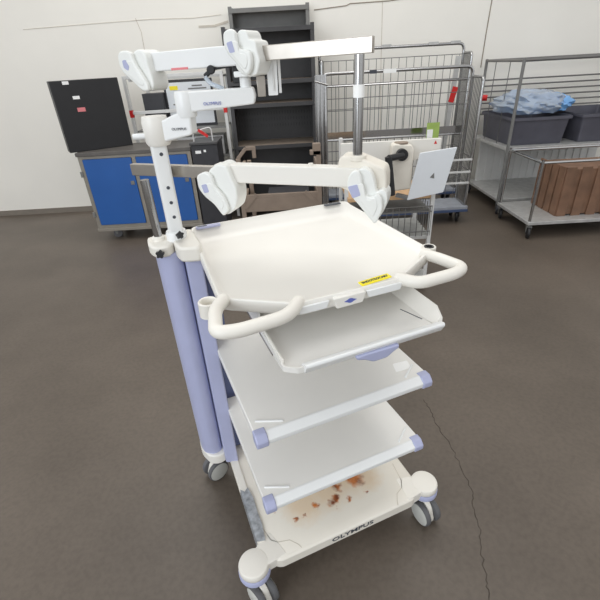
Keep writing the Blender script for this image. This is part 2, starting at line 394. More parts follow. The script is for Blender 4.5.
# --- shelves
def shelf(z):
    W, D = .5, .44
    pts = [(.0, .004), (W, .004), (W, D), (0, D)]
    lo = [[(x, y, zz) for x, y in rpoly(inset(pts, i), .006)] for i, zz in ((.003, z - .024), (0, z - .021), (0, z - .003), (.0025, z))]
    s_ = MB().rings(lo).build('shelf', 'shelf', cart)
    # rounded front rail
    pr = rpoly([(-.012, -.012), (-.011, -.026), (-.006, -.029), (.010, -.029), (.012, -.02), (.012, .0008), (.006, .0008)], .0025, 3)
    mt = Matrix(((0, 0, 1, 0), (1, 0, 0, 0), (0, 1, 0, z), (0, 0, 0, 1)))
    MB().prism(pr, .028, W - .028, mt).build('front_rail', 'cool', s_)
    for a, b in ((-.002, .0285), (W - .0285, W + .002)):
        pc = rpoly([(-.0145, -.013), (-.0135, -.029), (-.008, -.033), (.014, -.033), (.022, -.026), (.022, .0022), (.000, .0022)], .004, 4)
        MB().prism(pc, a, b, mt).build('corner_cap', 'lilac', s_, bevel=.003)
    # embossed corner ribs
    for a, c_ in (((.014, .048, z), (.078, .020, z)), ((W - .066, .020, z), (W - .014, .058, z))): MB().beam(a, c_, .006, .006).build('embossed_rib', 'cool', s_, bevel=.0015)
    s_.rotation_euler.z = .02; s_.location = (W * (1 - math.cos(.02)), -W * math.sin(.02), 0)
    return s_
sA = shelf(.680)
sB = shelf(.4293)
MB().prism(rpoly([(.437, .084), (.482, .079), (.475, .047), (.426, .050)], .004), .6801, .6808).build('sticker', 'paper', sA)['label'] = 'white sticker patch'
# --- pull-out tray
zk = .905
kt = MB()
o_ = [(.066, -.062), (.092, -.082), (.440, -.074), (.456, -.060), (.456, .42), (.066, .42)]
def kring(ins, z, rz=.0):
    q = inset(o_, ins); out = []
    for x, y in rpoly(q, .006, 4): out.append((x, y, z))
    return out
kt.rings([kring(.004, zk - .016), kring(0, zk - .013), kring(0, zk - .002), kring([0, 0, 0, 0, 0, 0], zk), kring(.004, zk), kring(.008, zk - .007)])
ko = kt.build('pull_out_tray', 'shelf', cart)
# turned-up front lip and right flange
lp = MB()
lp.prism(rpoly([(-.079, zk - .018), (-.090, zk + .002), (-.087, zk + .009), (-.072, zk + .005), (-.060, zk - .007), (-.070, zk - .012)], .003, 3), .104, .446, Matrix.Rotation(.017, 4, 'Z') @ Matrix(((0, 0, 1, 0), (1, 0, 0, -.0045), (0, 1, 0, 0), (0, 0, 0, 1))))
lp.build('front_lip', 'cool', ko)
fl = MB()
fl.rings([[(.438, -.066, zk - .004), (.444, -.072, zk - .014), (.456, -.068, zk - .012), (.461, -.060, zk + .006), (.457, -.058, zk + .008)],
          [(.434, -.03, zk - .006), (.440, -.03, zk - .014), (.456, -.03, zk - .010), (.468, -.03, zk + .020), (.464, -.03, zk + .022)],
          [(.434, .40, zk - .006), (.440, .40, zk - .014), (.456, .40, zk - .010), (.470, .40, zk + .024), (.466, .40, zk + .026)]])
fl.build('side_flange', 'white', ko)
MB().beam((.408, .03, zk - .0065), (.428, -.03, zk - .0065), .0018, .001).build('groove', 'ink', ko)
lf = MB(); lf.beam((.071, -.05, zk + .003), (.071, .41, zk + .003), .005, .010); lf.build('edge_bead', 'white', ko, bevel=.001)
hd = MB(); hd.prism(rpoly([(.220, 0), (.326, 0), (.325, -.010), (.314, -.014), (.296, -.026), (.262, -.027), (.240, -.014), (.222, -.010)], .006, 4), -.006, .010,
                    Matrix(((1, 0, 0, 0), (0, 0, 1, -.085), (0, 1, 0, zk - .008), (0, 0, 0, 1))))
hd.build('tray_grip', 'lilac', ko, bevel=.003)
for x in (.075, .443):
    MB().box(x - .006, x + .006, .02, .42, zk - .03, zk - .0165).build('slide_rail', 'steel', ko)
MB().box(.058, .062, .06, .44, .925, .972).build('slide_bracket', 'lightgrey', cart)
MB().box(.474 + .016, .494, .06, .44, .945, .972).build('slide_bracket', 'lightgrey', cart)
# --- top tray
zt = 1.0078
T = [(-.0175, .092), (.128, -.008), (.372, -.008), (.5375, .092), (.520, .535), (-.006, .535)]   # ccw, starts front-left
def tz(y, hi): return hi * min(1, max(0, (y - .46) / .06))
def tring(ins, z, back=0, rad=.02):
    return [(x, y, z + tz(y, back)) for x, y in rpoly(inset(T, ins), [rad, .012, .012, rad, .03, .03], 6)]
tt = MB()
E_ = lambda a, f, r, b: [f, a, f, r, b, r]   # per-edge insets: chamfer L, front, chamfer R, right, back, left
tt.rings([tring(.012, zt - .036), tring(.003, zt - .030), tring(0, zt - .022), tring(0, zt - .003, .016), tring(.002, zt, .018), tring(.0065, zt, .018), tring(.009, zt - .002, .016),
          tring([.014, .012, .014, .022, .034, .014], zt - .011, .006), tring([.022, .020, .022, .032, .075, .022], zt - .0155, 0)])
topo = tt.build('top_tray', 'white', cart)
# front apron panels with the printed centre badge
XZ = lambda y: Matrix(((1, 0, 0, 0), (0, 0, 1, y), (0, 1, 0, 0), (0, 0, 0, 1)))
for q in ([(.124, zt - .007), (.196, zt - .007), (.190, zt - .024), (.128, zt - .024)], [(.284, zt - .007), (.376, zt - .007), (.372, zt - .024), (.292, zt - .024)]):
    MB().prism(q, -.002, .004, XZ(-.012)).build('front_apron', 'cool', topo, bevel=.0015)
cb = MB(); cb.prism(rpoly([(.204, zt - .004), (.282, zt - .004), (.274, zt - .029), (.211, zt - .030)], .004), -.006, .006, XZ(-.012)); cb.build('centre_badge', 'white', topo, bevel=.002)
bd = MB(); bd.prism([(.243 + .008 * math.cos(t * PI / 8), zt - .0165 + .0055 * math.sin(t * PI / 8)) for t in range(16)], -.0068, -.0055, XZ(-.012))
bd.prism([(.228, zt - .0165), (.236, zt - .0135), (.236, zt - .0195)], -.0068, -.0055, XZ(-.012)); bd.prism([(.258, zt - .0165), (.250, zt - .0195), (.250, zt - .0135)], -.0068, -.0055, XZ(-.012))
bd.build('badge_print', 'blueink', topo, smooth=False)
# yellow label
yl = MB().prism(rpoly([(.282, .002), (.362, .010), (.361, .029), (.281, .021)], .002), zt - .001, zt + .0012, Matrix.Translation((0, -.002, 0)))
ylo = yl.build('yellow_label', 'yellow', topo); ylo['label'] = 'small yellow label with dark lettering'
MB().text('ENDOTROCART', .0110, Matrix.Translation((.3215, .0135, zt + .0014)) @ Matrix.Rotation(.10, 4, 'Z') @ Matrix.Scale(.86, 4, (1, 0, 0)), .0004, .0003).build('lettering', 'ink', ylo, smooth=False)
# back rim stickers
bs = MB(); bs.prism(rpoly([(.012, .529), (.085, .529), (.085, .512), (.012, .512)], .004), zt + .0135, zt + .0188); bs.build('rim_sticker', 'lilac', topo)
bs = MB(); bs.prism(rpoly([(.016, .526), (.045, .526), (.045, .518), (.016, .518)], .002), zt + .0188, zt + .0194).build('rim_marking', 'ink', topo)
bs = MB(); bs.prism(rpoly([(.435, .530), (.492, .530), (.492, .514), (.435, .514)], .003), zt + .0162, zt + .0186)
bs.build('rim_marking', 'ink', topo)
# handles
def handle(mir):
    zh = zt - .003 if not mir else zt - .006
    pts = [(-.006, .088), (-.034, .050), (-.050, -.034), (-.010, -.046), (.095, -.038), (.134, .006)] if not mir else [(.506, .094), (.523, .058), (.541, -.018), (.505, -.034), (.402, -.036), (.376, .010)]
    pts = fillet([(a, b, zh) for a, b in pts], .032, 7)
    return MB().tube(pts, .0142, 18)
for mir in (False, True): handle(mir).build('handle', 'cream', topo)
# round sockets beside the handles
def socket(x, y, r, z, name, m_in):
    o = MB().lathe([(r, z - .034), (r, z - .001), (r - .002, z + .001), (r - .005, z), (r - .0065, z - .004), (r - .0065, z - .024), (0, z - .024), (0, z - .034), (r, z - .034)], Matrix.Translation((x, y, 0))).build(name, 'cream', topo)
    if m_in: MB().lathe([(r - .0062, z - .006), (r - .0062, z + .0012), (r - .010, z + .0012), (r - .011, z - .006), (r - .0062, z - .006)], Matrix.Translation((x, y, 0))).build('socket_ring', 'black', o)
socket(-.040, .094, .0215, zt - .002, 'cup_socket', False)
socket(.541, .112, .0185, zt, 'pole_socket', True)
# inner pocket floor under the left socket notch
# --- bracket on top of the columns
br = MB()
br.prism(rpoly([(-.130, .50), (-.132, .44), (-.118, .402), (-.080, .398), (-.062, .43), (-.06, .50)], .014, 5), .998, 1.030)
br.prism(rpoly([(-.066, .50), (-.066, .395), (-.058, .356), (-.010, .340), (.002, .36), (-.004, .50)], .014, 5), .992, 1.034)
bro = br.build('top_bracket', 'cream', cart, bevel=.006)
cb = MB(); cb.cyl((-.100, .460, 1.025), (-.100, .460, 1.042), .018, .016); cb.build('pole_collar', 'cream', bro, bevel=.003)
def star(center, axis, r, parent, th=.012):
    q = Vector(axis).normalized().to_track_quat('Z', 'Y').to_matrix().to_4x4()
    pts = []
    for k in range(20):
        a = 2 * PI * k / 20; rr = r * (1 if (k % 4) in (0, 1) else .72); pts.append((rr * math.cos(a), rr * math.sin(a)))
    b = MB().prism(rpoly(pts, r * .15, 2), 0, th, Matrix.Translation(center) @ q); b.cyl(Vector(center) - Vector(axis).normalized() * .015, center, r * .4, seg=10)
    return b.build('knob', 'black', parent, bevel=.0015)
star((-.106, .396, 1.014), (-.25, -1, .1), .0115, bro)
star((-.048, .412, 1.048), (.3, -1, .6), .0105, bro)
# --- hole pole and joints of the swing arm
pb = Vector((-.052, .447, 1.0)); PW = CM @ pb
sw = MB()
hp = MB().prism(rpoly([(-.0195, -.0195), (.0195, -.0195), (.0195, .0195), (-.0195, .0195)], .009, 4), 1.0, 1.29, Matrix.Translation((pb.x, pb.y, 0)))
po = hp.build('mounting_pole', 'cool', cart)
cs = MB().lathe([(.0, 1.025), (.028, 1.025), (.028, 1.048), (.026, 1.053), (.0, 1.053)], Matrix.Translation((pb.x, pb.y, 0))); cs.build('pole_socket_ring', 'cool', po)
hl = MB()
for z in (1.096, 1.135, 1.174, 1.257): hl.cyl((pb.x + .002, pb.y - .0192, z), (pb.x + .002, pb.y - .0202, z), .0045, seg=14)
hl.build('pole_hole', 'ink', po)
def wb(): return MB()
# knuckle (world coordinates)
k = wb(); k.lathe([(0, 1.276), (.026, 1.276), (.031, 1.284), (.032, 1.33), (.029, 1.343), (0, 1.345)], Matrix.Translation((PW.x + .004, PW.y, 0)))
kn = k.build('arm_knuckle', 'white', cart, world=CM)
k = wb(); k.cyl((PW.x - .02, PW.y - .01, 1.300), (PW.x - .052, PW.y - .012, 1.300), .007, seg=12); k.build('lock_pin', 'cool', kn, world=CM)
AX = Vector((PW.x + .01, PW.y, 0)); EB = Vector((-.243, 1.085, 0))
a1 = wb()
d1 = (EB - AX).normalized(); n1 = Vector((-d1.y, d1.x, 0))
for_y = Matrix((d1, Vector((0, 0, 1)), -n1)).transposed().to_4x4()
L1 = (EB - AX).length
a1.prism(rpoly([(0, 1.287), (.02, 1.286), (L1 + .012, 1.300), (L1 + .014, 1.342), (L1 - .01, 1.350), (.05, 1.345), (.02, 1.333), (0, 1.333)], .008, 4), -.019, .019, Matrix.Translation(AX) @ for_y)
ao = a1.build('lower_arm', 'cool', cart, bevel=.004, world=CM)
wb().text('OLYMPUS', .0085, Matrix.Translation(AX + d1 * .062 - n1 * .0215 * (1 if n1.y > 0 else -1) + Vector((0, 0, 1.314))) @ Matrix((d1, Vector((0, 0, 1)), -n1)).transposed().to_4x4()).build('lettering', 'ink', ao, smooth=False, world=CM)
# elbow and upper arm
e = wb(); e.lathe([(0, 1.338), (.022, 1.338), (.0235, 1.343), (.0235, 1.388), (.021, 1.393), (0, 1.393)], Matrix.Translation(EB)); e.build('arm_elbow', 'cool', cart, world=CM)
UA, UB_ = EB.copy(), Vector((-.080, 1.085, 0)); d2 = (UB_ - UA).normalized(); n2 = Vector((-d2.y, d2.x, 0)); L2 = (UB_ - UA).length
R2 = Matrix((d2, Vector((0, 0, 1)), -n2)).transposed().to_4x4()
a2 = wb(); a2.prism(rpoly([(0, 1.348), (L2, 1.359), (L2 + .004, 1.376), (L2, 1.394), (0, 1.392)], .005, 4), -.018, .018, Matrix.Translation(UA) @ R2)
a2o = a2.build('upper_arm', 'cool', cart, bevel=.003, world=CM)
wb().text('OLYMPUS', .0095, Matrix.Translation(UA + d2 * .066 + Vector((0, -.0205, 1.365))) @ R2).build('lettering', 'blueink', a2o, smooth=False, world=CM)
# --- lower hanger bar
LA, LB = Vector((-.436, 1.175, 1.207)), Vector((.111, .975, 1.205)); dl = (LB - LA).normalized(); nl = Vector((dl.y, -dl.x, 0)).normalized()
def on(A, d, t, off=0, n=None, z=0): return A + d * t + (n * off if n is not None else Vector((0, 0, 0))) + Vector((0, 0, z))
b_ = wb(); b_.beam(LA, LA + dl * .30, .016, .030); lbar = b_.build('lower_rail', 'steel', cart, bevel=.0012, world=CM)
b_ = wb(); b_.beam(LA + dl * .262, LA + dl * .635, .034, .044); lsl = b_.build('lower_sleeve', 'white', cart, bevel=.003, world=CM)
b_ = wb(); b_.cyl(LA + dl * .295 + nl * .0172 + Vector((0, 0, .008)), LA + dl * .295 + nl * .019 + Vector((0, 0, .008)), .004); b_.build('screw', 'ink', lsl, world=CM)
b_ = wb(); b_.cyl(LA + dl * .51 + Vector((0, 0, .022)), LA + dl * .51 + Vector((0, 0, .027)), .006, seg=12); b_.build('screw', 'cream', lsl, world=CM)
# end block of the sleeve
Rl = Matrix((dl, Vector((0, 0, 1)), nl)).transposed().to_4x4()
b_ = wb(); b_.prism(rpoly([(.580, 1.184), (.578, 1.240), (.584, 1.252), (.618, 1.254), (.683, 1.229), (.688, 1.215), (.690, 1.180), (.68, 1.160), (.62, 1.168)], .006, 4), -.05, .012, Matrix.Translation(Vector((LA.x, LA.y, 0))) @ Rl)
eb = b_.build('end_clamp', 'beige', cart, bevel=.004, world=CM)
# left post
lp0 = CM @ Vector((-.100, .460, 1.03)); 
b_ = wb(); b_.cyl((lp0.x, lp0.y, 1.03), (lp0.x - .004, lp0.y + .004, 1.194), .0115); b_.build('left_post', 'chrome', cart, world=CM)
# right post
PX, PY = .147, .965
b_ = wb(); b_.cyl((PX, PY, 1.245), (PX, PY, 1.446), .0105); rpo = b_.build('right_post', 'chrome', cart, world=CM)
b_ = wb(); b_.cyl((PX, PY, 1.368), (PX, PY, 1.392), .0118); b_.build('paper_band', 'paper', rpo, world=CM)
b_ = wb(); b_.cyl((PX, PY, 1.240), (PX, PY, 1.252), .020); b_.build('post_collar', 'beige', rpo, world=CM, bevel=.002)
# --- upper hanger bar
UA_, UB2 = Vector((-.319, 1.200, 1.456)), Vector((.172, .960, 1.4615)); du = (UB2 - UA_).normalized(); nu = Vector((du.y, -du.x, 0)).normalized()
b_ = wb(); b_.beam(UA_ + du * .20, UB2 + du * .002, .016, .029); b_.build('upper_rail', 'steel', cart, bevel=.0012, world=CM)
b_ = wb(); b_.beam(UA_ - du * .03, UA_ + du * .262, .030, .041); usl = b_.build('upper_sleeve', 'cool', cart, bevel=.003, world=CM)
# --- scope hangers: a front cheek, a rear body and a web between
def hanger(A, n, d, front, body, lab, prof_z=0):
    R = Matrix((d, Vector((0, 0, 1)), n)).transposed().to_4x4(); T_ = Matrix.Translation(Vector((A.x, A.y, 0))) @ R
    f = wb(); f.prism(rpoly(body, .010, 4), -.024, .036, T_)
    wx = sum(p[0] for p in front) / len(front); wz = sum(p[1] for p in front) / len(front)
    f.prism(rpoly([(wx + .004 + (x - wx) * .86, wz - .002 + (z - wz) * .88) for x, z in front], .009, 4), -.012, .037, T_)
    ho = f.build('scope_hanger', 'translucent', cart, bevel=.009, seg=4, world=CM)
    f = wb(); f.prism(rpoly(front, .010, 4), .036, .049, T_); f.build('front_cheek', 'translucent', ho, bevel=.004, seg=3, world=CM)
    f = wb(); f.prism(rpoly([(x + .004, z + .001) for x, z in lab], .003, 3), .0475, .0512, T_); f.build('hanger_label', 'lilac', ho, world=CM)
    # recessed inner web drawn by the moulding
    cx = sum(p[0] for p in front) / len(front); cz = sum(p[1] for p in front) / len(front)
    f = wb(); f.prism(rpoly([(cx + (x - cx) * .62 + .004, cz + (z - cz) * .62 - .006) for x, z in front], .006, 3), .046, .0505, T_); f.build('cheek_rib', 'translucent', ho, bevel=.002, world=CM)
    return ho
hanger(UA_, nu, du,
       [(-.081, 1.475), (-.072, 1.483), (-.052, 1.484), (-.038, 1.479), (-.036, 1.467), (-.029, 1.45), (-.016, 1.43), (-.006, 1.41), (-.004, 1.394), (-.026, 1.395), (-.049, 1.416), (-.073, 1.434), (-.083, 1.452)],
       [(-.06, 1.470), (-.029, 1.485), (-.011, 1.482), (-.002, 1.469), (-.003, 1.448), (.003, 1.426), (.003, 1.404), (-.007, 1.393), (-.04, 1.394), (-.055, 1.416), (-.065, 1.445)],
       [(-.071, 1.462), (-.061, 1.464), (-.052, 1.449), (-.058, 1.440), (-.070, 1.447)])
hanger(UA_, nu, du,
       [(.231, 1.497), (.24, 1.503), (.252, 1.504), (.261, 1.498), (.262, 1.486), (.264, 1.467), (.281, 1.464), (.293, 1.46), (.296, 1.443), (.291, 1.425), (.282, 1.415), (.273, 1.42), (.262, 1.433), (.253, 1.443), (.24, 1.455), (.229, 1.473)],
       [(.250, 1.485), (.264, 1.502), (.279, 1.500), (.285, 1.492), (.286, 1.483), (.301, 1.480), (.305, 1.454), (.309, 1.442), (.299, 1.414), (.268, 1.413), (.246, 1.429), (.245, 1.45)],
       [(.235, 1.478), (.249, 1.481), (.254, 1.460), (.241, 1.459)])
hanger(LA, nl, dl,
       [(.227, 1.206), (.237, 1.213), (.255, 1.219), (.27, 1.207), (.272, 1.187), (.283, 1.173), (.295, 1.159), (.303, 1.136), (.304, 1.123), (.287, 1.107), (.278, 1.119), (.266, 1.137), (.241, 1.156), (.227, 1.176)],
       [(.258, 1.22), (.277, 1.232), (.291, 1.235), (.307, 1.229), (.316, 1.2), (.327, 1.175), (.326, 1.15), (.317, 1.124), (.294, 1.107), (.275, 1.112), (.262, 1.131), (.251, 1.170), (.250, 1.205)],
       [(.235, 1.185), (.250, 1.188), (.254, 1.168), (.240, 1.165)])
hanger(LA, nl, dl,
       [(.607, 1.194), (.609, 1.214), (.618, 1.229), (.631, 1.232), (.638, 1.219), (.643, 1.191), (.65, 1.176), (.663, 1.174), (.676, 1.184), (.685, 1.173), (.689, 1.148), (.677, 1.118), (.67, 1.113), (.656, 1.130), (.637, 1.153), (.619, 1.172)],
       [(.626, 1.228), (.641, 1.235), (.657, 1.227), (.667, 1.203), (.67, 1.181), (.683, 1.190), (.694, 1.182), (.697, 1.164), (.690, 1.141), (.677, 1.121), (.666, 1.115), (.642, 1.138), (.635, 1.180)],
       [(.606, 1.195), (.627, 1.201), (.635, 1.177), (.617, 1.170)])
# mid hanger support: stub, knob bracket, plates
b_ = wb(); b_.cyl((-.098, 1.09, 1.392), (-.098, 1.09, 1.418), .013); b_.beam((-.118, 1.088, 1.421), (-.066, 1.075, 1.421), .03, .012); b_.build('clamp_stub', 'cool', cart, world=CM, bevel=.002)
b_ = wb(); b_.box(-.128, -.104, 1.10, 1.13, 1.402, 1.446); b_.beam((-.14, 1.115, 1.445), (-.10, 1.115, 1.428), .02, .016); b_.build('clamp_bracket', 'black', cart, world=CM, bevel=.003)
b_ = wb(); b_.beam((-.193, 1.11, 1.420), (-.176, 1.11, 1.432), .012, .010); b_.cyl((-.176, 1.113, 1.433), (-.176, 1.10, 1.433), .010, seg=8); b_.beam((-.176, 1.112, 1.434), (-.118, 1.112, 1.440), .006, .006)
b_.build('wing_knob', 'black', cart, world=CM, bevel=.002)
b_ = wb(); b_.tube(fillet([(-.190, 1.10, 1.418), (-.178, 1.09, 1.404), (-.160, 1.088, 1.398), (-.150, 1.088, 1.393)], .012, 4), .005, 10); b_.build('clear_tube', 'film', cart, world=CM)
b_ = wb(); b_.prism(rpoly([(-.046, 1.374), (-.024, 1.374), (-.022, 1.452), (-.046, 1.452)], .002), -.004, .004, Matrix(((1, 0, 0, 0), (0, 0, 1, 1.085), (0, 1, 0, 0), (0, 0, 0, 1)))); vp = b_.build('mount_plate', 'cool', cart, world=CM)
b_ = wb(); b_.beam((-.018, 1.09, 1.378), (-.018, 1.09, 1.451), .006, .010, upv=(0, 1, 0)); b_.beam((-.033, 1.078, 1.384), (-.033, 1.078, 1.444), .003, .003); b_.build('plate_edge', 'lightgrey', vp, world=CM)
b_ = wb(); b_.box(-.071, -.052, 1.074, 1.086, 1.373, 1.416); b_.build('grey_plate', 'steel', vp, world=CM, bevel=.001)
b_ = wb(); b_.beam((-.054, 1.10, 1.412), (-.040, 1.10, 1.452), .012, .008); b_.build('plate_arm', 'black', vp, world=CM)
b_ = wb(); b_.beam(UA_ + du * .05 + nu * .0155 + Vector((0, 0, -.018)), UA_ + du * .10 + nu * .0155 + Vector((0, 0, -.018)), .001, .005); b_.build('pink_label', 'pink', usl, world=CM)

# ================================================================ BACKGROUND
def bolt_wheels(t, pts, r, ztop, ang=0.0, **k):
    for (x, y) in pts: caster(t, x, y, r, ang, ztop, **k)
# --- blue steel cabinet on casters
t = thing('steel_cabinet', 'low steel cabinet on casters with two blue doors and a grey worktop', 'cabinet', (-1.42, 4.15, 0))
X0, X1, Y0, Y1 = -.51, .51, -.205, .22
b = MB(); b.box(X0, X1, Y0 + .006, Y1, .13, .79); b.build('body', 'cabmetal', t, bevel=.004)
b = MB()
for x in (X0, -.03, X1 - .035): b.box(x, x + .035, Y0 - .008, Y0 + .008, .13, .80)
b.box(X0, X1, Y0 - .007, Y0 + .008, .125, .155); b.box(X0, X1, Y0 - .007, Y0 + .008, .775, .80); b.build('door_frame', 'cabmetal', t, bevel=.002)
b = MB(); b.box(X0 - .008, X1 + .008, Y0 - .02, Y1 + .01, .095, .125); b.build('plinth', 'cabmetal', t, bevel=.003)
b = MB(); b.box(X0 - .01, X1 + .01, Y0 - .02, Y1, .80, .833); b.build('worktop', 'counter', t, bevel=.004)
for (a, c_) in ((X0 + .038, -.033), (.008, X1 - .038)):
    d_ = MB().prism(rpoly([(a, .158), (c_, .158), (c_, .773), (a, .773)], .012), 0, .010, Matrix(((1, 0, 0, 0), (0, 0, 1, Y0 - .014), (0, 1, 0, 0), (0, 0, 0, 1)))).build('door', 'blue', t, bevel=.002)
    hx = c_ - .03 if a < -.2 else c_ - .03
    MB().box(hx - .022, hx + .012, Y0 - .020, Y0 - .013, .53, .565).build('latch', 'greymetal', d_, bevel=.002)
b = MB()
for z in (.24, .62): b.box(X0 - .012, X0 + .012, Y0 - .02, Y0 - .006, z, z + .05)
b.build('hinge', 'greymetal', t, bevel=.002)
bolt_wheels(t, [(-.38, -.14), (.40, -.14), (-.38, .15), (.40, .15)], .042, .10, ang=PI * .1, wheel='rubber')
# --- black box standing on cabinet
t = thing('black_case', 'tall black rectangular case standing on the blue-door cabinet worktop', 'case', (-1.90, 4.0, .8335), math.radians(32))
b = MB(); b.box(-.10, .455, 0, .14, 0, .572); bo = b.build('body', 'black', t, bevel=.005)
b = MB(); b.box(.05, .105, -.0025, 0, .425, .450); b.build('paper_label', 'paper', bo)['label'] = 'white paper label'
b = MB(); b.box(.06, .125, -.0025, 0, .325, .358); b.build('paper_label', 'pink', bo)['label'] = 'pink paper label'
b = MB(); b.box(-.0, .05, -.0025, 0, .54, .565); b.build('paper_label', 'paper', bo)['label'] = 'small white corner label'
# --- light grey rack behind the cabinet
RY = 4.42
t = thing('storage_rack', 'light grey tubular storage rack with red tape on its posts, behind the blue-door cabinet', 'rack', (-1.07, RY, 0))
for (x, y) in ((-.45, 0), (.455, 0), (-.36, .36), (.455, .36)):
    p_ = MB().box(x - .015, x + .015, y - .015, y + .015, .02, 1.41 if y == 0 else 1.38).build('post', 'lightgrey', t, bevel=.003)
    if y == 0: MB().box(x - .0165, x + .0165, y - .0165, y + .0165, 1.055, 1.12).build('tape', 'red', p_)
b = MB(); 
for z in (1.395, 1.095): b.box(-.45, .455, -.012, .012, z - .014, z + .014)
b.box(-.36, .455, .35, .37, 1.20, 1.225); b.box(-.36, .455, .35, .37, 1.36, 1.38)
for x in (-.405, .455): b.box(x - .01, x + .01, 0, .36, 1.36, 1.38)
b.build('cross_bar', 'lightgrey', t, bevel=.002)
for z in (.30, .66, .93):
    MB().box(-.44, .445, .0, .36, z - .012, z).build('shelf', 'greymetal', t)
# things on the rack
def boxthing(name, label, cat, x0, x1, y0, y1, z0, z1, mt, bev=.004, group=None):
    o = MB().box(x0, x1, y0, y1, z0, z1).build(name, mt, None, bevel=bev); tag(o, label, cat, group); return o
t2 = thing('framed_board', 'white framed notice board with a yellow sticker leaning inside the light grey rack', 'board', (-.96, 4.60, .93))
MB().box(-.26, .22, 0, .02, 0, .425).build('frame', 'dark', t2, bevel=.003)
MB().box(-.238, .2, -.004, .002, .025, .40).build('sheet', 'board', t2)
MB().box(-.20, -.12, -.007, -.004, .335, .37).build('sticker', 'yellow', t2)
b = MB()
for (a, c_, z) in ((.02, .12, .36), (-.02, .16, .335), (.02, .15, .27), (-.19, -.10, .2)): b.box(a, c_, -.006, -.004, z, z + .012)
b.build('printed_line', 'greymetal', t2)
o = boxthing('black_monitor', 'black boxy monitor on the light grey rack, nearest the black case', 'monitor', -1.42, -1.22, 4.5, 4.68, .93, 1.08, 'black')
o = boxthing('black_monitor', 'upper black boxy monitor stacked in the left end of the light grey rack', 'monitor', -1.42, -1.22, 4.52, 4.68, 1.081, 1.25, 'dark')
o = boxthing('red_box', 'small red box beside the black monitors on the light grey rack', 'box', -1.203, -1.13, 4.6, 4.68, .931, 1.06, mat('dull_red_box', (150, 52, 56), .6), .004)
boxthing('storage_box', 'wide pale grey box on the middle shelf of the light grey rack', 'box', -1.15, -.68, 4.50, 4.72, .661, .84, 'lightgrey')
boxthing('storage_box', 'black box on the lowest visible shelf of the light grey rack', 'box', -1.0, -.68, 4.5, 4.72, .301, .50, 'black')
# --- grey carry case right of cabinet
t = thing('equipment_case', 'dark grey equipment case with hoop handle and red tape beside the blue-door cabinet', 'case', (-.775, 4.05, 0))
b = MB(); b.box(-.12, .115, -.14, .18, .06, .845); bo = b.build('body', 'dark', t, bevel=.006)
b = MB(); b.box(-.128, .123, -.148, .188, .845, .868); b.build('lid', 'darkmetal', t, bevel=.004)
hb = MB().tube(fillet([(-.10, -.06, .866), (-.10, -.06, .945), (.07, -.06, .985), (.07, -.06, .866)], .04, 5), .006, 10).build('handle', 'lightgrey', t)
MB().beam((-.045, -.065, .962), (.035, -.075, .905), .018, .022).build('tape', 'red', hb)
b = MB(); b.box(-.085, -.035, -.1425, -.14, .775, .80); b.box(-.01, .01, -.1425, -.14, .785, .805); b.build('paper_label', 'paper', bo)
for x in (-.09, .085):
    for y in (-.11, .14): MB().cyl((x, y, 0), (x, y, .06), .018, seg=12).build('foot', 'black', t)
# --- dark shelving unit
def shelving(name, label, x0, x1, y0, y1, top, levels, mt, boards, skew=0):
    t = thing(name, label, 'shelves', ((x0 + x1) / 2, (y0 + y1) / 2, 0)); w2 = (x1 - x0) / 2; d2 = (y1 - y0) / 2
    for x in (-w2, w2 - .035):
        for y in (-d2, d2 - .03): MB().box(x, x + .035, y, y + .03, 0, top).build('upright', mt, t, bevel=.002)
    MB().box(-w2, w2, d2 - .004, d2, .05, top).build('back_panel', mt, t)
    for x in (-w2 + .002, w2 - .006): MB().box(x, x + .004, -d2 + .03, d2 - .03, .05, top).build('side_panel', mt, t)
    for z in levels:
        s_ = MB().box(-w2 + .005, w2 - .005, -d2 + .003, d2 - .006, z - .004, z).build('shelf_board', boards, t)
        MB().box(-w2 + .003, w2 - .003, -d2 - .003, -d2 + .003, z - .034, z + .002).build('shelf_edge', mt, s_, bevel=.001)
    return t
sh = shelving('shelving_unit', 'charcoal metal shelving unit with empty shelves standing in front of a taller one', -.565, .262, 4.40, 4.80, 1.745, (.12, .42, .735, 1.115, 1.31, 1.725), 'darkmetal', 'shelfdust')
b = MB()
for r in (.86, .92, .98, 1.04):
    for k in range(26): b.box(-.36 + k * .029, -.356 + k * .029, .193, .1955, r, r + .03)
b.build('perforation', 'black', sh)
sh2 = shelving('shelving_unit', 'taller grey metal shelving unit against the wall behind the charcoal one', -.53, .245, 4.815, 4.985, 1.932, (.2, .7, 1.2, 1.60, 1.912), 'greymetal', 'greymetal')
# --- taupe frame trolley
t = thing('frame_trolley', 'taupe steel frame trolley with corner gussets in front of the charcoal shelving', 'trolley', (-.1, 3.15, 0))
Yf, Yb = -.15, .20
for (x, y) in ((-.275, Yf), (.285, Yf), (-.235, Yb), (.285, Yb)):
    MB().box(x - .016, x + .016, y - .016, y + .016, .09, .88 if y == Yf else .80).build('post', 'brown', t, bevel=.003)
b = MB(); b.box(-.275, .285, Yf - .012, Yf + .012, .77, .80); b.box(-.275, .285, Yf - .012, Yf + .012, .60, .625); b.box(-.235, .285, Yb - .012, Yb + .012, .70, .73)
for x in (-.27, .285): b.beam((x, Yf, .785), (x, Yb, .785), .024, .03); b.beam((x, Yf, .57), (x, Yb, .57), .024, .03)
b.build('frame_rail', 'brown', t, bevel=.002)
b = MB(); b.box(-.26, .27, Yf - .008, Yb, .50, .525); b.box(-.26, .27, Yf - .012, Yf - .006, .50, .60); b.build('apron_panel', 'brown', t, bevel=.002)
b = MB(); b.box(-.26, .27, Yf, Yb, .15, .17); b.build('bottom_shelf', 'brown', t)
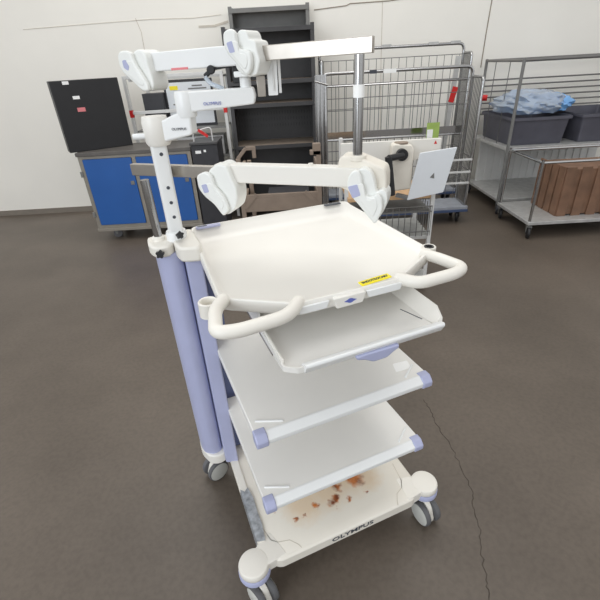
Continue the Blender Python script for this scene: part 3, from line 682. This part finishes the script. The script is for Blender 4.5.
for (xx, s_) in ((-.26, 1), (.27, -1)):
    b = MB(); b.beam((xx, Yf - .012, .53), (xx + s_ * .09, Yf - .012, .63), .012, .026); b.build('gusset', 'brown', t)
b = MB(); b.beam((-.275, Yf, .88), (-.215, Yf, .945), .026, .024); b.beam((-.215, Yf, .945), (-.16, Yf, .945), .026, .024); b.beam((-.16, Yf, .955), (-.16, Yf, .88), .026, .024); b.build('handle', 'brown', t, bevel=.003)
b = MB(); b.box(.245, .30, Yf - .02, Yf + .03, .88, .955); b.box(.225, .30, Yf - .02, Yf + .03, .88, .91); b.build('corner_block', 'brown', t, bevel=.004)
bolt_wheels(t, [(-.25, Yf), (.26, Yf), (-.21, Yb), (.26, Yb)], .04, .095, ang=.5)
b = thing('black_carton', 'black box inside the taupe frame trolley', 'box', (-.05, 3.2, .525)); MB().box(-.14, .16, -.10, .1, 0, .055).build('body', 'black', b, bevel=.003); MB().box(-.145, .165, -.105, .105, .055, .07).build('lid', 'dark', b, bevel=.003)
# --- cage trolleys
def mesh_panel(mb, p0, ux, w_, z0, z1, nv, zs, r=.0028):
    ux = Vector(ux)
    for k in range(nv):
        q = Vector(p0) + ux * (w_ * (k + .5) / nv); mb.tube([(q.x, q.y, z0), (q.x, q.y, z1)], r, 6)
    for z in zs: a = Vector(p0); c_ = a + ux * w_; mb.tube([(a.x, a.y, z), (c_.x, c_.y, z)], r * 1.3, 6)
def cage(label, x0, x1, y0, y1, ztop, nv, deckz, group=None, mt_deck='deckblue', gate=True, angle=0):
    t = thing('cage_trolley', label, 'trolley', ((x0 + x1) / 2, (y0 + y1) / 2, 0)); a = (x1 - x0) / 2; d = (y1 - y0) / 2
    fr = MB().tube(fillet([(-a, d, deckz), (-a, d, ztop), (a, d, ztop), (a, d, deckz)], .06, 6), .014, 12).build('back_frame', 'chrome', t)
    b = MB(); mesh_panel(b, (-a, d - .01, 0), (1, 0, 0), 2 * a, deckz, ztop - .09, nv, [ztop - .09, ztop - .20, ztop - .30, ztop - .52, .60, .40]); b.build('back_mesh', 'wire', t)
    for sx in (-1, 1):
        sf = MB().tube(fillet([(sx * a, d - .03, ztop - .08), (sx * a, -d, ztop - .08), (sx * a, -d, deckz)], .04, 5), .012, 10).build('side_frame', 'chrome', t)
        b = MB(); mesh_panel(b, (sx * (a - .012), -d, 0), (0, 1, 0), 2 * d - .03, deckz, ztop - .08, 7, [.62, .50, .38], r=.004); b.build('side_mesh', 'wire', t)
    b = MB(); b.box(-a - .02, a + .02, -d - .03, d + .02, deckz - .03, deckz); b.build('deck', mt_deck, t, bevel=.004)
    b = MB(); b.box(-a - .022, a + .022, -d - .034, d + .024, deckz - .055, deckz - .03); b.build('deck_frame', 'deckedge', t, bevel=.003)
    bolt_wheels(t, [(-a + .08, -d + .03), (a - .05, -d + .03), (-a + .08, d - .05), (a - .05, d - .05)], .062, deckz - .05, ang=1.1, wd=.03)
    return t
c1 = cage('chrome wire cage trolley in front, with rounded top tube and swivel casters', .305, 1.635, 3.88, 4.13, 1.34, 17, .17)
MB().box(-.13, -.02, .098, .1125, 1.322, 1.354).build('paper_label', 'paper', c1); MB().box(-.25, -.19, .098, .1125, 1.324, 1.352).build('paper_label', 'ink', c1)
b = MB(); b.tube([(-.66, .12, 1.24), (.62, .12, 1.24)], .009, 8); b.tube([(-.66, .10, .79), (.62, .10, .79)], .010, 8); b.box(-.66, .62, .105, .115, .80, .86); b.build('gate_bar', 'chrome', c1)
b = MB()
for z in (.60, .49, .39): b.beam((.20, -.135, z), (.665, -.135, z), .012, .016)
b.build('front_rail', 'lightgrey', c1)
c2 = cage('wire cage trolley at the back against the wall, taller than the front one',         .32, 1.71, 4.40, 4.62, 1.525, 19, .20)
for x in (-.55, -.1, .35, .56): MB().box(x, x + .09, .095, .115, 1.525, 1.548).build('top_clip', 'zinc', c2)
sp = MB().beam((.555, -.16, 1.42), (.49, -.16, .23), .045, .012, upv=(0, 1, 0)).build('hinged_strut', 'zinc', c2)
MB().beam((.560, -.17, 1.17), (.528, -.17, 1.04), .05, .006, upv=(0, 1, 0)).build('tape', 'red', sp)['label'] = 'red tape'
# green card clipped to the front cage
t = thing('tag_card', 'lime green and white card clipped to the wire cage', 'card', (1.246, 3.862, .775))
MB().box(-.055, .055, 0, .004, 0, .155).build('card', 'green', t); MB().box(-.05, .0, -.003, .0, .03, .10).build('print', 'paper', t)
# plastic wrapped panels between shelving and cages
t = thing('wrapped_panel', 'upright metal panel wrapped in clear film beside the charcoal shelving', 'panel', (.262, 3.98, 0))
MB().box(-.072, -.048, -.10, .25, 0, 1.33).build('panel', 'zinc', t, bevel=.004)
t.location.x = .31
b = MB()
for k in range(6): b.tube(fillet([(-.082 + k * .016, -.145, .03), (-.088 + k * .017, -.15 - .01 * (k % 2), .62 + .1 * (k % 3)), (-.078 + k * .015, -.14, 1.345)], .2, 5), .0085 + .003 * (k % 2), 8)
b.tube([(-.088, -.155, 1.30), (.012, -.155, 1.27)], .008, 8); b.box(-.085, .01, -.142, -.12, .03, .05); b.box(-.06, -.05, -.14, -.09, .6, .62)
b.build('film_strip', 'chrome', t)

# --- instrument stand with board, cranked lever and tilted panel
t = thing('instrument_stand', 'pale instrument trolley with beige crank clamp, white board and wire basket, right of the hangers', 'stand', (.62, 2.62, 0))
for (x, y) in ((-.285, .02), (.262, -.02), (-.285, .34), (.262, .34)):
    MB().box(x - .012, x + .012, y - .012, y + .012, .08, (.985 if x < 0 else .80)).build('post', 'lightgrey', t, bevel=.002)
b = MB(); b.prism(rpoly([(-.325, .890), (.08, .875), (.28, .93), (.28, 1.005), (-.325, 1.005)], .004), -.012, .012, Matrix(((1, 0, 0, 0), (0, 0, 1, 0), (0, 1, 0, 0), (0, 0, 0, 1)))); bo = b.build('rail_board', 'white', t, bevel=.002)
b = MB(); b.prism([(.235, .975), (.255, .975), (.245, .995)], -.0135, -.012, Matrix(((1, 0, 0, 0), (0, 0, 1, 0), (0, 1, 0, 0), (0, 0, 0, 1)))); b.build('warning_print', 'red', bo)
b = MB(); b.box(-.285, .262, 0, .34, .55, .565); b.build('shelf', 'greymetal', t)
b = MB(); b.box(-.28, .262, -.02, .34, .648, .675); b.build('tan_shelf', 'tan', t, bevel=.002)
b = MB(); b.box(-.28, .27, -.03, .34, .375, .40); b.build('lower_shelf', 'zinc', t, bevel=.003)
b = MB()
for z in (.60, .565, .43): b.tube([(-.28, -.035, z), (.262, -.035, z)], .004, 6)
for k in range(14): x = -.27 + k * .04; b.tube([(x, -.035, .40), (x, -.035, .60)], .003, 6)
for k in range(7): y = -.03 + k * .05; b.tube([(.262, y, .40), (.262, y, .60)], .003, 6)
b.build('wire_basket', 'wire', t)
bolt_wheels(t, [(-.28, .02), (.25, .0), (-.28, .34), (.25, .34)], .036, .085, ang=.4)
b = MB(); b.prism(rpoly([(-.02, .72), (-.03, .98), (-.02, 1.0), (.085, .99), (.10, .96), (.10, .73)], .012), -.07, 0, Matrix(((1, 0, 0, 0), (0, 0, 1, -.015), (0, 1, 0, 0), (0, 0, 0, 1)))); cb = b.build('clamp_body', 'beige', t, bevel=.01)
b = MB(); b.cyl((.03, -.045, .994), (.03, -.045, 1.002), .04); b.build('clamp_cap', 'brown', cb)
lv = MB(); lv.cyl((.025, -.08, .94), (.025, -.115, .94), .034); lv.cyl((.027, -.12, .94), (-.068, -.17, .938), .017, .019); lv.cyl((-.070, -.17, .948), (-.036, -.175, .725), .021, .019); lv.build('crank_lever', 'black', t, bevel=.002)
t3 = thing('tilted_panel', 'tilted pale blue-grey rectangular panel hanging at the right of the beige clamp', 'panel', (.80, 2.50, .78))
pa = [aty for aty in ((.745 - .80, .948 - .78), (.957 - .80, .970 - .78), (.907 - .80, .711 - .78), (.691 - .80, .674 - .78))]
MB().prism(rpoly(pa, .004), -.006, .006, Matrix(((1, 0, 0, 0), (0, 0, 1, 0), (0, 1, 0, 0), (0, 0, 0, 1)))).build('plate', 'board', t3, bevel=.002)
b = MB(); b.prism([(.015, .025), (.042, .018), (.038, .052)], -.0075, -.0058, Matrix(((1, 0, 0, 0), (0, 0, 1, 0), (0, 1, 0, 0), (0, 0, 0, 1)))); b.build('printed_mark', 'greymetal', t3)
b = MB(); b.beam((-.09, .02, -.10), (-.16, .07, -.09), .03, .02); b.build('hinge', 'greymetal', t3)

# --- wire rack at the right
t = thing('wire_rack', 'tall metal rack on casters at the right wall side holding grey bins', 'rack', (2.75, 4.5, 0))
for (x, y) in ((-.70, -.42), (-.68, .40), (.70, -.42), (.70, .40)):
    MB().cyl((x, y, .10), (x, y, 1.375), .014, seg=12).build('post', 'greymetal', t)
b = MB()
for z in (1.36,):
    for (a, c_) in (((-.70, -.42), (-.68, .40)), ((-.70, -.42), (.70, -.42)), ((-.68, .40), (.70, .40)), ((.7, -.42), (.7, .4))): b.tube([(*a, z), (*c_, z)], .012, 8)
for k in range(7): z = 1.18 - k * .055; b.tube([(-.68, .40, z), (.70, .40, z)], .008, 6)
for k in range(2): y = -.15 + .3 * k; b.tube([(-.69, y, 1.36), (-.69, y, .63)], .004, 6)
b.build('rack_rail', 'wire', t)
for z in (.64, .15):
    MB().box(-.71, .71, -.43, .41, z - .03, z).build('shelf', 'zinc', t, bevel=.003)
b = MB(); b.box(-.64, .70, .33, .345, .15, .61)
for k in range(16): b.box(-.63 + k * .082, -.60 + k * .082, .322, .33, .15, .61)
b.build('corrugated_panel', 'lightgrey', t)
bolt_wheels(t, [(-.69, -.41), (-.67, .38), (.68, -.41), (.68, .38)], .05, .12, ang=-2.0, wheel='dark')
MB().cyl((-.71, -.40 + .72, 1.02), (-.66, .30, 1.02), .03, seg=10).build('clamp_knob', 'red', t)
def bin_(x, y, z, w_, d_, h_, label):
    t = thing('storage_bin', label, 'bin', (x, y, z), 0, None)
    lo = []
    for s_, zz in ((.92, 0), (.93, .004), (1, h_), (1.02, h_), (1.02, h_ - .001), (.98, h_ - .001)): lo.append([(px * s_, py * s_, zz) for px, py in rpoly([(-w_ / 2, -d_ / 2), (w_ / 2, -d_ / 2), (w_ / 2, d_ / 2), (-w_ / 2, d_ / 2)], .03)])
    lo.append([(px * .9, py * .9, .02) for px, py in rpoly([(-w_ / 2, -d_ / 2), (w_ / 2, -d_ / 2), (w_ / 2, d_ / 2), (-w_ / 2, d_ / 2)], .03)])
    MB().rings(lo).build('bin_body', 'slate', t)
    MB().rings([[(px * s_, py * s_, zz) for px, py in rpoly([(-w_ / 2, -d_ / 2), (w_ / 2, -d_ / 2), (w_ / 2, d_ / 2), (-w_ / 2, d_ / 2)], .03)] for s_, zz in ((1.03, h_ - .03), (1.05, h_ - .028), (1.05, h_ - .006), (1.03, h_ - .004))], close=True).build('rim', 'slate', t)
    return t
bin_(2.36, 4.5, .641, .54, .70, .25, 'slate grey bin on the right rack shelf, under the blue bag')
bin_(3.05, 4.5, .641, .6, .7, .25, 'slate grey bin at the far right end of the right rack shelf')
# blue plastic bag on the bin
def bag(cx, cy, cz, sx, sy, sz, mt, seed, nm, parent):
    bm = bmesh.new(); bmesh.ops.create_icosphere(bm, subdivisions=4, radius=1); rnd = random.Random(seed); ph = [rnd.uniform(0, 6) for _ in range(6)]
    for v in bm.verts:
        x, y, z = v.co; k = 1 + .06 * math.sin(7 * x + ph[0]) + .06 * math.sin(9 * y + ph[1] + 4 * z) + .04 * math.sin(15 * z + 11 * x + ph[2]) + .03 * math.sin(23 * x + 19 * y + ph[3])
        v.co = Vector((cx + x * sx * k, cy + y * sy * k, cz + max(-.55, z) * sz * k))
    s_ = MB(); s_.bm.free(); s_.bm = bm; return s_.build(nm, mt, parent)
t = thing('plastic_bag', 'light blue item in a crumpled clear plastic bag on top of the slate bins', 'bag', (2.45, 4.45, .897))
bag(0, 0, .075, .30, .22, .11, 'bagblue', 3, 'blue_contents', t)
bag(-.12, -.02, .085, .33, .27, .125, 'film', 5, 'bag_film', t)
# low trolley at the right edge with wooden crate
t = thing('low_trolley', 'low metal trolley with corner rail at the right edge, nearer than the tall rack', 'trolley', (2.62, 3.68, 0))
b = MB(); b.box(-.62, .62, -.30, .30, .12, .15); b.build('deck', 'zinc', t, bevel=.003)
for (x, y) in ((-.60, .28), (-.60, -.28), (.60, .28), (.60, -.28)): MB().cyl((x, y, .15), (x, y, .66), .012, seg=10).build('post', 'chrome', t)
b = MB(); b.tube([(-.60, .28, .64), (.60, .28, .64)], .011, 8); b.tube([(-.60, -.28, .64), (.60, -.28, .64)], .011, 8); b.tube([(-.60, -.28, .64), (-.60, .28, .64)], .011, 8); b.build('rail', 'chrome', t)
bolt_wheels(t, [(-.59, -.27), (-.59, .27), (.59, -.27), (.59, .27)], .05, .12, ang=-1.9)
t = thing('wooden_crate', 'brown slatted wooden crate standing on the low trolley at the right edge', 'crate', (2.72, 3.70, .15))
MB().box(-.42, .42, -.20, .20, .01, .40).build('crate_body', 'wood', t, bevel=.004)
b = MB()
for k in range(7): b.box(-.425 + k * .13, -.345 + k * .13, -.215, -.2, 0, .42)
for k in range(4): b.box(-.435, -.42, -.2 + k * .105, -.115 + k * .105, 0, .42)
b.build('slat', 'wood', t, bevel=.003)
